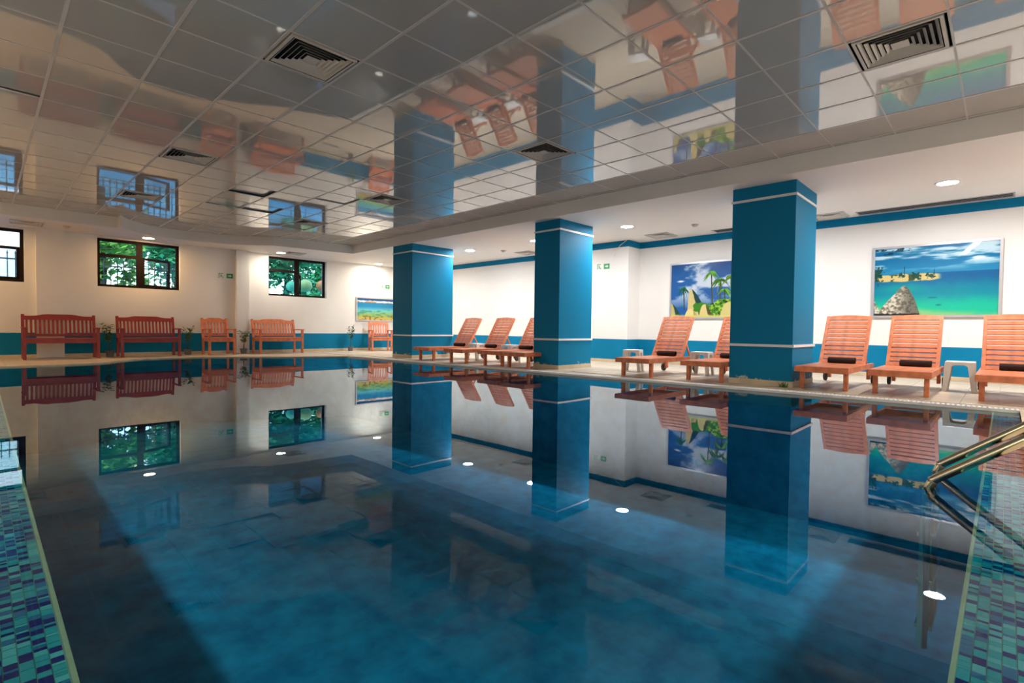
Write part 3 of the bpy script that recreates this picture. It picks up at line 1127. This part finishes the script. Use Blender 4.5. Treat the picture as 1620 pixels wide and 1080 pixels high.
# tuft of weed at the base of the nearest column
wd_ = MB()
for k in range(26):
    a = random.uniform(0, 2 * PI)
    p = Vector((random.uniform(-.03, .03), random.uniform(-.05, .05), 0))
    d = Vector((0.05 * math.cos(a), 0.05 * math.sin(a), random.uniform(0.03, 0.09)))
    s = Vector((-math.sin(a), math.cos(a), 0)) * 0.008
    wd_.quad([p - s, p + s, p + d])
o = wd_.build('weed_tuft', M['leaf'])
o.location = (7.37, 2.10, DK)
o['kind'] = 'stuff'
tag(o, 'tiny green tuft at the foot of the nearest blue column', 'weed')

# ------------------------------------------------------------------ signs
def exit_sign(loc, rz, lb, arrow=1):
    root = empty('exit_sign', loc, rz)
    B(-0.19, 0.0, -0.075, 0.19, 0.012, 0.075).build('backboard', M['signwhite'], root)
    B(0.02, -0.003, -0.06, 0.175, 0.0, 0.06).build('arrow_panel', M['green'], root)
    ar = MB().box(0.055, -0.005, -0.012, 0.10, -0.003, 0.012)
    ar.quad([(0.10, -0.005, -0.035), (0.145, -0.005, 0.0), (0.10, -0.005, 0.035)])
    ar.build('arrow', M['signwhite'], root)
    fg = MB()   # running figure and doorway
    fg.box(-0.165, -0.003, -0.06, -0.15, 0, 0.06).box(-0.165, -0.003, 0.048, -0.06, 0, 0.06).box(-0.075, -0.003, -0.06, -0.06, 0, -0.02)
    fg.bar((-0.115, -0.002, 0.02), (-0.105, -0.002, -0.015), 0.003, 0.02, (1, 0, 0))
    fg.bar((-0.105, -0.002, -0.015), (-0.13, -0.002, -0.05), 0.003, 0.011, (1, 0, 0)).bar((-0.105, -0.002, -0.015), (-0.085, -0.002, -0.045), 0.003, 0.011, (1, 0, 0))
    fg.bar((-0.115, -0.002, 0.018), (-0.09, -0.002, 0.0), 0.003, 0.009, (1, 0, 0))
    fg.box(-0.122, -0.003, 0.026, -0.106, 0, 0.040)
    fg.build('running_figure', M['green'], root)
    tag(root, lb, 'exit sign')
exit_sign((PX - 0.002, 6.72, 2.22), -PI / 2, 'green and white exit sign on the pilaster between middle and nearest columns')
exit_sign((4.47, YA - 0.014, 2.06), 0.0, 'small green exit sign on the window wall between the two right windows')
exit_sign((9.25, YA - 0.014, 2.10), 0.0, 'small exit sign above the sea poster beside the farthest column')

cb = MB().tube([(PX - 0.01, 6.42, 2.42), (PX - 0.012, 6.36, 2.55), (PX - 0.012, 6.27, 2.66), (PX - 0.01, 6.14, 2.735), (PX - 0.01, 6.10, 2.755)], 0.006, 6).build('cable', M['band'])
tag(cb, 'thin white cable curving across the blue band above the exit sign', 'cable')

# ------------------------------------------------------------------ posters (flat prints in aluminium frames)
def fbm(X, Y, sc, seed, octv=5):
    r = np.random.default_rng(seed)
    out = np.zeros_like(X)
    amp, tot = 1.0, 0.0
    for o_ in range(octv):
        g = r.random((66, 66))
        x, y = (X * sc) % 64, (Y * sc) % 64
        xi, yi = x.astype(int), y.astype(int)
        fx, fy = x - xi, y - yi
        fx, fy = fx * fx * (3 - 2 * fx), fy * fy * (3 - 2 * fy)
        v = (g[yi, xi] * (1 - fx) + g[yi, xi + 1] * fx) * (1 - fy) + (g[yi + 1, xi] * (1 - fx) + g[yi + 1, xi + 1] * fx) * fy
        out += amp * v
        tot += amp
        amp *= 0.5
        sc *= 2.03
    return out / tot
def ss(a, b, x):
    t = np.clip((x - a) / (b - a), 0, 1)
    return t * t * (3 - 2 * t)
def lay(img, col, m):
    c = np.array(col, float)
    return img * (1 - m[..., None]) + c * m[..., None]
def palm(img, X, Y, cx, cy, r, seed, col=(70, 120, 40)):
    q = np.random.default_rng(seed)
    for k in range(17):
        a = q.uniform(-0.5, PI + 0.5) if k < 11 else q.uniform(0, 2 * PI)
        L = r * q.uniform(0.7, 1.1)
        t = np.linspace(0, 1, 14)
        px = cx + math.cos(a) * L * t
        py = cy - math.sin(a) * L * t * 0.8 + 0.75 * L * t ** 2
        tint = q.uniform(0.6, 1.5)
        for u, v, tt in zip(px, py, t):
            m = (np.hypot(X - u, (Y - v) * 0.9) < r * 0.10 * (1.1 - 0.75 * tt)).astype(float)
            img = lay(img, [c * tint for c in col], m)
    return img
def pic_rock(X, Y, A):
    # X 0..A, Y 0 (top)..1 : lagoon, islet and boulder
    n1, n2, n3 = fbm(X * .5, Y * 3, 5, 1), fbm(X, Y, 9, 2), fbm(X, Y, 40, 33)
    img = np.zeros(X.shape + (3,)) + np.array([8, 104, 158.])
    img = lay(img, (28, 128, 178), ss(0.08, 0.38, Y))
    img = lay(img, (205, 228, 240), ss(0.48, 0.70, n1) * 0.9 * ss(0.40, 0.22, Y))
    img = lay(img, (235, 240, 245), ss(0.025, 0.0, np.abs((X - 0.92 * A * 0.84 + (Y - 0.10) * 0.9)) - 0.05 + n2 * 0.04) * ss(0.2, 0.12, Y))
    img = lay(img, (235, 240, 245), ss(1.1, 0.6, np.hypot((X - A * 0.84) / 0.16, (Y - 0.215) / 0.045) + n2 * 0.6))
    sea = ss(0.385, 0.395, Y)
    se = np.zeros(img.shape) + np.array([6, 92, 150.])
    se = lay(se, (0, 132, 160), ss(0.45, 0.68, Y + 0.06 * n2))
    se = lay(se, (10, 186, 156), ss(0.66, 0.90, Y + 0.04 * n2))
    se = lay(se, (130, 196, 130), ss(0.90, 1.0, Y + 0.05 * n2 - (X / A - 0.5) * 0.12))
    se = lay(se, (0, 160, 150), ss(0.75, 0.0, np.hypot((X / A - 0.25) / 0.4, (Y - 0.6) / 0.14)) * 0.7)
    se = lay(se, (10, 90, 120), ss(1.0, 0.5, np.hypot((X / A - 0.50) / 0.05, (Y - 0.745) / 0.015)) * 0.7)
    se = lay(se, (10, 90, 120), ss(1.0, 0.5, np.hypot((X / A - 0.55) / 0.03, (Y - 0.85) / 0.018)) * 0.7)
    img = img * (1 - sea[..., None]) + se * sea[..., None]
    isl = ss(0.02, 0.0, np.abs(Y - 0.445) - 0.035 * np.clip(1 - np.abs(X / A - 0.25) / 0.33, 0, 1) ** 0.5 - 0.012 + 0.03 * (n2 - .5)) * ss(0.58, 0.53, X / A)
    img = lay(img, (206, 188, 126), isl)
    img = lay(img, (60, 80, 50), isl * (n2 > 0.56))
    for (cx, cy, rx, ry) in ((0.03, 0.39, 0.045, 0.10), (0.36, 0.43, 0.035, 0.05), (0.24, 0.41, 0.03, 0.03), (0.48, 0.43, 0.03, 0.03)):
        img = lay(img, (18, 70, 60), (np.hypot((X / A - cx) / rx, (Y - cy) / ry) + (n3 - .5) * 3.0 < 0.95).astype(float))
    for cx, y0_ in ((0.262, 0.28), (0.51, 0.34)):
        img = lay(img, (20, 60, 70), ((np.abs(X / A - cx) < 0.004) & (Y > y0_) & (Y < 0.43)).astype(float))
    br = ((Y < 0.10) & (fbm(X, Y * 2.5, 16, 5) > 0.50) & (X / A < 0.32)).astype(float)
    img = lay(img, (12, 52, 70), br * 0.85)
    def bould(px, py, w_, e):
        return ((Y > py + np.abs((X / A - px) / w_) ** e + 0.03 * (n2 - .5)) & True).astype(float)
    b2_ = bould(-0.02, 0.72, 0.22, 1.4) * (X / A < 0.16)
    b1_ = np.where(X / A < 0.26, Y > 0.56 + ((0.26 - X / A) / 0.225) ** 1.15 * 0.40 + 0.03 * (n2 - .5), Y > 0.56 + (np.clip(X / A - 0.26, 0, 1) / 0.145) ** 1.9 * 0.44 + 0.03 * (n2 - .5)).astype(float) * (X / A < 0.41)
    rk = fbm(X, Y, 34, 9)
    for b_ in (b2_, b1_):
        img = lay(img, (150, 146, 132), b_)
        img = lay(img, (214, 208, 188), b_ * ss(0.48, 0.62, rk) * ss(0.30, 0.18, X / A))
        img = lay(img, (84, 84, 76), b_ * np.clip(ss(0.50, 0.40, rk) * 0.6 + ss(0.22, 0.34, X / A + 0.1 * (n2 - .5)) * 0.6, 0, 1))
    img = lay(img, (30, 32, 26), ss(0.955, 0.985, Y + 0.03 * (n2 - .5)) * (X / A < 0.40))
    return img
def pic_palm(X, Y, A):
    n1, n2 = fbm(X * .8, Y * 1.4, 4, 11), fbm(X, Y, 10, 12)
    img = np.zeros(X.shape + (3,)) + np.array([40, 92, 160.])
    img = lay(img, (20, 66, 130), ss(0.25, 0.0, Y) * 0.6)
    img = lay(img, (196, 208, 226), ss(0.46, 0.68, n1) * ss(0.95, 0.45, Y))
    img = lay(img, (230, 236, 244), ss(1.0, 0.4, np.hypot((X / A - 0.13) / 0.10, (Y - 0.32) / 0.035) + n2 * .5))
    # trees on the right half
    for (cx, cy, r, sd) in ((0.18, 0.46, 0.13, 3), (0.55, 0.20, 0.15, 4), (0.66, 0.34, 0.16, 5), (0.72, 0.52, 0.14, 6), (0.80, 0.30, 0.16, 7), (0.91, 0.42, 0.16, 8)):
        img = lay(img, (70, 70, 40), ((np.abs(X / A - cx - 0.03 * (Y - cy)) < 0.008) & (Y > cy) & (Y < 0.86)).astype(float))
        img = palm(img, X, Y, cx * A, cy, r, sd, (74, 128, 34) if cx > .3 else (30, 86, 50))
    veg = ((Y > 0.70 - 0.06 * np.sin(X / A * 9) + 0.16 * (n2 - .5)) & (X / A > 0.33)).astype(float)
    img = lay(img, (62, 128, 28), veg)
    img = lay(img, (150, 196, 60), veg * (fbm(X, Y, 30, 14) > 0.54))
    img = lay(img, (24, 62, 20), veg * (fbm(X, Y, 24, 15) < 0.42))
    def stone(img, px, py, wl_, wr_, base, shade):
        u = X / A - px
        top = py + np.where(u < 0, np.abs(u / wl_) ** 3.5, np.abs(u / wr_) ** 1.35) * 0.42
        m = (Y > top).astype(float) * (u > -wl_ * 1.3) * (u < wr_ * 1.25)
        img = lay(img, base, m)
        img = lay(img, shade, m * ss(-0.004, 0.008, u - (Y - py) * wr_ * 1.0 - 0.004 + 0.02 * (n2 - .5)))
        return img
    img = stone(img, 0.29, 0.47, 0.055, 0.20, (206, 190, 126), (34, 60, 62))
    img = lay(img, (62, 128, 28), ((np.hypot((X / A - .43) / .13, (Y - .80) / .10) + (n2 - .5)) < 0.9).astype(float))
    img = stone(img, 0.02, 0.74, 0.05, 0.20, (196, 186, 120), (44, 72, 60))
    img = stone(img, 0.48, 0.76, 0.10, 0.16, (216, 200, 132), (80, 76, 44))
    img = stone(img, 0.80, 0.73, 0.15, 0.16, (206, 196, 128), (70, 84, 56))
    img = stone(img, 0.30, 0.84, 0.14, 0.16, (222, 208, 140), (160, 150, 90))
    img = lay(img, (212, 206, 120), ss(0.93, 0.98, Y + 0.05 * (n2 - .5)))
    return img
def pic_sea(X, Y, A):
    n1, n2 = fbm(X * .6, Y * 2, 6, 21), fbm(X, Y * 2, 9, 22)
    img = np.zeros(X.shape + (3,)) + np.array([20, 86, 140.])
    img = lay(img, (236, 238, 232), ss(0.028, 0.0, np.abs(Y - 0.15) - 0.03 - 0.05 * (n2 - .5)))
    img = lay(img, (190, 140, 90), ss(0.02, 0.0, np.abs(Y - 0.165) - 0.018) * (n1 > 0.55))
    img = lay(img, (24, 136, 190), ss(0.2, 0.23, Y))
    img = lay(img, (110, 200, 210), ss(0.35, 0.56, Y))
    img = lay(img, (150, 190, 110), ss(0.55, 0.72, Y + 0.15 * (n2 - .5)))
    img = lay(img, (60, 150, 130), ss(0.52, 0.66, n1) * ss(0.4, 0.6, Y) * 0.7)
    img = lay(img, (206, 186, 90), ss(0.74, 0.9, Y + 0.2 * (n2 - .5)))
    img = lay(img, (110, 96, 40), (n2 > 0.58) * ss(0.7, 0.85, Y) * 0.8)
    return img
def poster(name, origin, xdir, W, H, fn, nx, lb):
    # origin = lower-left corner seen from the room; xdir = unit vector to the right; normal faces the room
    xd = Vector(xdir)
    nrm = xd.cross(Vector((0, 0, 1)))
    root = empty(name, origin)
    root.rotation_euler = (0, 0, math.atan2(xd.y, xd.x))
    # local: x right, z up, -y towards the room
    ny = int(nx * H / W)
    gx, gy = np.meshgrid(np.linspace(0, 1, nx), np.linspace(0, 1, ny))
    A = W / H
    img = np.clip(fn(gx * A, 1 - gy, A), 0, 255) / 255.0
    lin = np.where(img <= 0.04045, img / 12.92, ((img + 0.055) / 1.055) ** 2.4)
    me = bpy.data.meshes.new('print')
    vs_ = np.stack([gx.ravel() * W, np.full(gx.size, -0.022), gy.ravel() * H], -1)
    idx = np.arange(nx * ny).reshape(ny, nx)
    fs = np.stack([idx[:-1, :-1].ravel(), idx[:-1, 1:].ravel(), idx[1:, 1:].ravel(), idx[1:, :-1].ravel()], -1)
    me.vertices.add(len(vs_))
    me.vertices.foreach_set('co', vs_.ravel())
    me.loops.add(fs.size)
    me.loops.foreach_set('vertex_index', fs.ravel())
    me.polygons.add(len(fs))
    me.polygons.foreach_set('loop_start', np.arange(0, fs.size, 4))
    me.polygons.foreach_set('loop_total', np.full(len(fs), 4))
    me.update()
    at = me.attributes.new('print', 'FLOAT_COLOR', 'POINT')
    at.data.foreach_set('color', np.concatenate([lin.reshape(-1, 3), np.ones((lin.shape[0] * lin.shape[1], 1))], 1).astype(np.float32).ravel())
    me.materials.append(M['print'])
    link('print', me, root)
    f = 0.028
    B(0, -0.020, 0, W, -0.001, H).build('backing_board', M['plastic'], root)
    B(-f, -0.034, -f, W + f, 0.0, 0.006).build('frame_bar', M['alu'], root)
    B(-f, -0.034, H - 0.006, W + f, 0.0, H + f).build('frame_bar', M['alu'], root)
    B(-f, -0.034, 0.006, 0.006, 0.0, H - 0.006).build('frame_bar', M['alu'], root)
    B(W - 0.006, -0.034, 0.006, W + f, 0.0, H - 0.006).build('frame_bar', M['alu'], root)
    return tag(root, lb, 'poster')
poster('framed_poster', (XR - 0.001, 1.615, 1.05), (0, -1, 0), 1.535, 1.115, pic_rock, 300, 'framed poster of a grey boulder, islet and turquoise sea on the right wall')
poster('framed_poster', (XR - 0.001, 5.27, 1.045), (0, -1, 0), 1.60, 1.14, pic_palm, 280, 'framed poster of palm trees and boulders, half hidden by the nearest column')
poster('framed_poster', (8.24, YA - 0.001, 0.985), (1, 0, 0), 1.45, 0.70, pic_sea, 150, 'framed poster of clear shallow sea on the far wall behind the farthest column')

# ------------------------------------------------------------------ pool ladder
def rail(x, lb):
    prof = [(0.262, -0.80), (0.262, -0.20), (0.262, -0.06), (0.256, -0.015), (0.240, 0.030), (0.212, 0.062), (-0.07, 0.285), (-0.36, 0.515), (-0.46, 0.575), (-0.56, 0.59), (-0.65, 0.56), (-0.71, 0.50), (-0.73, 0.42), (-0.73, DK)]
    pts = bez(prof, 5)
    root = empty('handrail', (x, 0, 0))
    MB().tube([(0, p[0], p[1]) for p in pts], 0.0215, 18).build('tube', M['steel'], root, True)
    MB().lathe([(0.055, 0), (0.055, 0.008), (0.030, 0.022), (0.0225, 0.024)], 20, (0, -0.73, DK)).build('floor_flange', M['steel'], root, True)
    return root
lad = empty('pool_ladder', (0, 0, 0))
for x in (3.245, 3.675):
    r_ = rail(x, '')
    r_.parent = lad
for z in (-0.25, -0.48, -0.71):
    B(3.26, 0.225, z - 0.012, 3.66, 0.295, z + 0.012).build('ladder_step', M['steel'], lad, bevel=0.004)
tag(lad, 'polished steel pool ladder with two curved handrails rising from the water', 'ladder')

# ------------------------------------------------------------------ outside the windows
g = poly([(-14, YA + TH + 0.02), (34, YA + TH + 0.02), (34, 45), (-14, 45)], [], 1.30).build('ground', M['lawn'])
structure(g)
def fence():
    root = empty('iron_fence', (0, 17.2, 1.30))
    tag(root, 'dark iron bar fence outside the windows', 'fence')
    me = MB().box(-0.010, -0.010, 0, 0.010, 0.010, 1.12).quad([(-0.018, 0, 1.12), (0, 0, 1.22), (0.018, 0, 1.12)]).mesh('fence_bar', M['iron'])
    for k in range(62):
        link('fence_bar', me, root, (-2.2 + k * 0.14, 0, 0))
    for z in (0.12, 0.98):
        B(-2.3, -0.015, z, 6.6, 0.015, z + 0.035).build('fence_rail', M['iron'], root)
fence()
def blob_tree(x, y, zb, h, r, m, lb, nleaf=5200, seed=0):
    q = random.Random(seed)
    root = empty('tree', (x, y, zb))
    MB().tube([(0, 0, 0), (0.1, 0.05, h * 0.35), (0.0, 0.1, h * 0.75)], [0.14, 0.10, 0.05], 8).build('trunk', M['bark'], root)
    lf = MB()
    cl = [(q.uniform(-1, 1) * r * 0.75, q.uniform(-1, 1) * r * 0.6, h * q.uniform(0.12, 1.0), r * q.uniform(0.28, 0.5)) for _ in range(24)]
    for k in range(nleaf):
        c = q.choice(cl)
        th, ph = q.uniform(0, 2 * PI), math.acos(q.uniform(-1, 1))
        rr = c[3] * q.uniform(0.5, 1.05)
        p = Vector((c[0] + rr * math.sin(ph) * math.cos(th), c[1] + rr * math.sin(ph) * math.sin(th), c[2] + rr * math.cos(ph)))
        a, b = q.uniform(0, 2 * PI), q.uniform(-0.8, 0.8)
        d = Vector((math.cos(a) * math.cos(b), math.sin(a) * math.cos(b), math.sin(b)))
        s = d.cross(Vector((q.uniform(-.4, .4), q.uniform(-.4, .4), 1))).normalized()
        L = q.uniform(0.14, 0.32)
        lf.quad([p, p + d * L * .5 + s * L * .32, p + d * L, p + d * L * .5 - s * L * .32])
    o = lf.build('crown', m, root)
    o['kind'] = 'stuff'
    tag(root, lb, 'tree', 'trees outside the windows')
blob_tree(2.4, 18.9, 1.3, 3.4, 1.2, M['treeleaf2'], 'light green tree outside the left pane of the middle window', seed=1)
blob_tree(5.0, 22.0, 1.3, 4.2, 1.35, M['treeleaf'], 'dark green tree outside the right pane of the middle window', seed=2)
blob_tree(7.9, 19.4, 1.3, 3.2, 1.3, M['treeleaf'], 'dark green tree outside the left pane of the window with coloured balls', seed=3)
blob_tree(10.9, 22.4, 1.3, 3.0, 1.4, M['treeleaf'], 'tree outside the right pane of the window with coloured balls', seed=4)
blob_tree(15.0, 25.5, 1.3, 4.2, 1.8, M['treeleaf2'], 'light green tree farthest right outside the windows', seed=5)
blob_tree(7.2, 27.5, 1.3, 5.0, 2.2, M['treeleaf'], 'dark tree standing behind the others outside', seed=6)
bd = empty('building', (-1.6, 21.0, 1.3))
B(-4.5, 0, 0, 3.4, 5, 7.5).build('walls', M['render'], bd)
for k in range(4):
    f_ = B(-4.3 + k * 1.5, -0.04, 1.0, -3.5 + k * 1.5, 0.02, 2.2).build('building_window', M['signwhite'], bd)
    B(-4.22 + k * 1.5, -0.045, 1.08, -3.58 + k * 1.5, -0.03, 2.12).build('pane', M['iron'], f_)
B(-4.7, -0.3, 7.4, 3.6, 5.2, 7.6).build('roof', M['render'], bd)
tag(bd, 'pale rendered building outside the cut-off left window', 'building')
for (x, y, z, r, m, lb) in ((6.79, 16.20, 2.01, 0.155, 'ballt', 'mint green round ball behind the left pane of the right window'),
                            (7.27, 16.25, 2.07, 0.205, 'ballg', 'pale green round ball behind the open sash of the right window'),
                            (7.82, 16.25, 2.09, 0.185, 'ballo', 'orange round ball at the right edge of the right window')):
    root = empty('garden_ball', (x, y, z))
    MB().lathe([(max(0.0005, r * math.sin(PI * k / 16)), -r * math.cos(PI * k / 16)) for k in range(17)], 28).build('ball', M[m], root, True)
    MB().tube([(0, 0, -r * 0.98), (0, 0, 1.30 - z)], 0.012, 6).build('stake', M['iron'], root)
    tag(root, lb, 'ball')
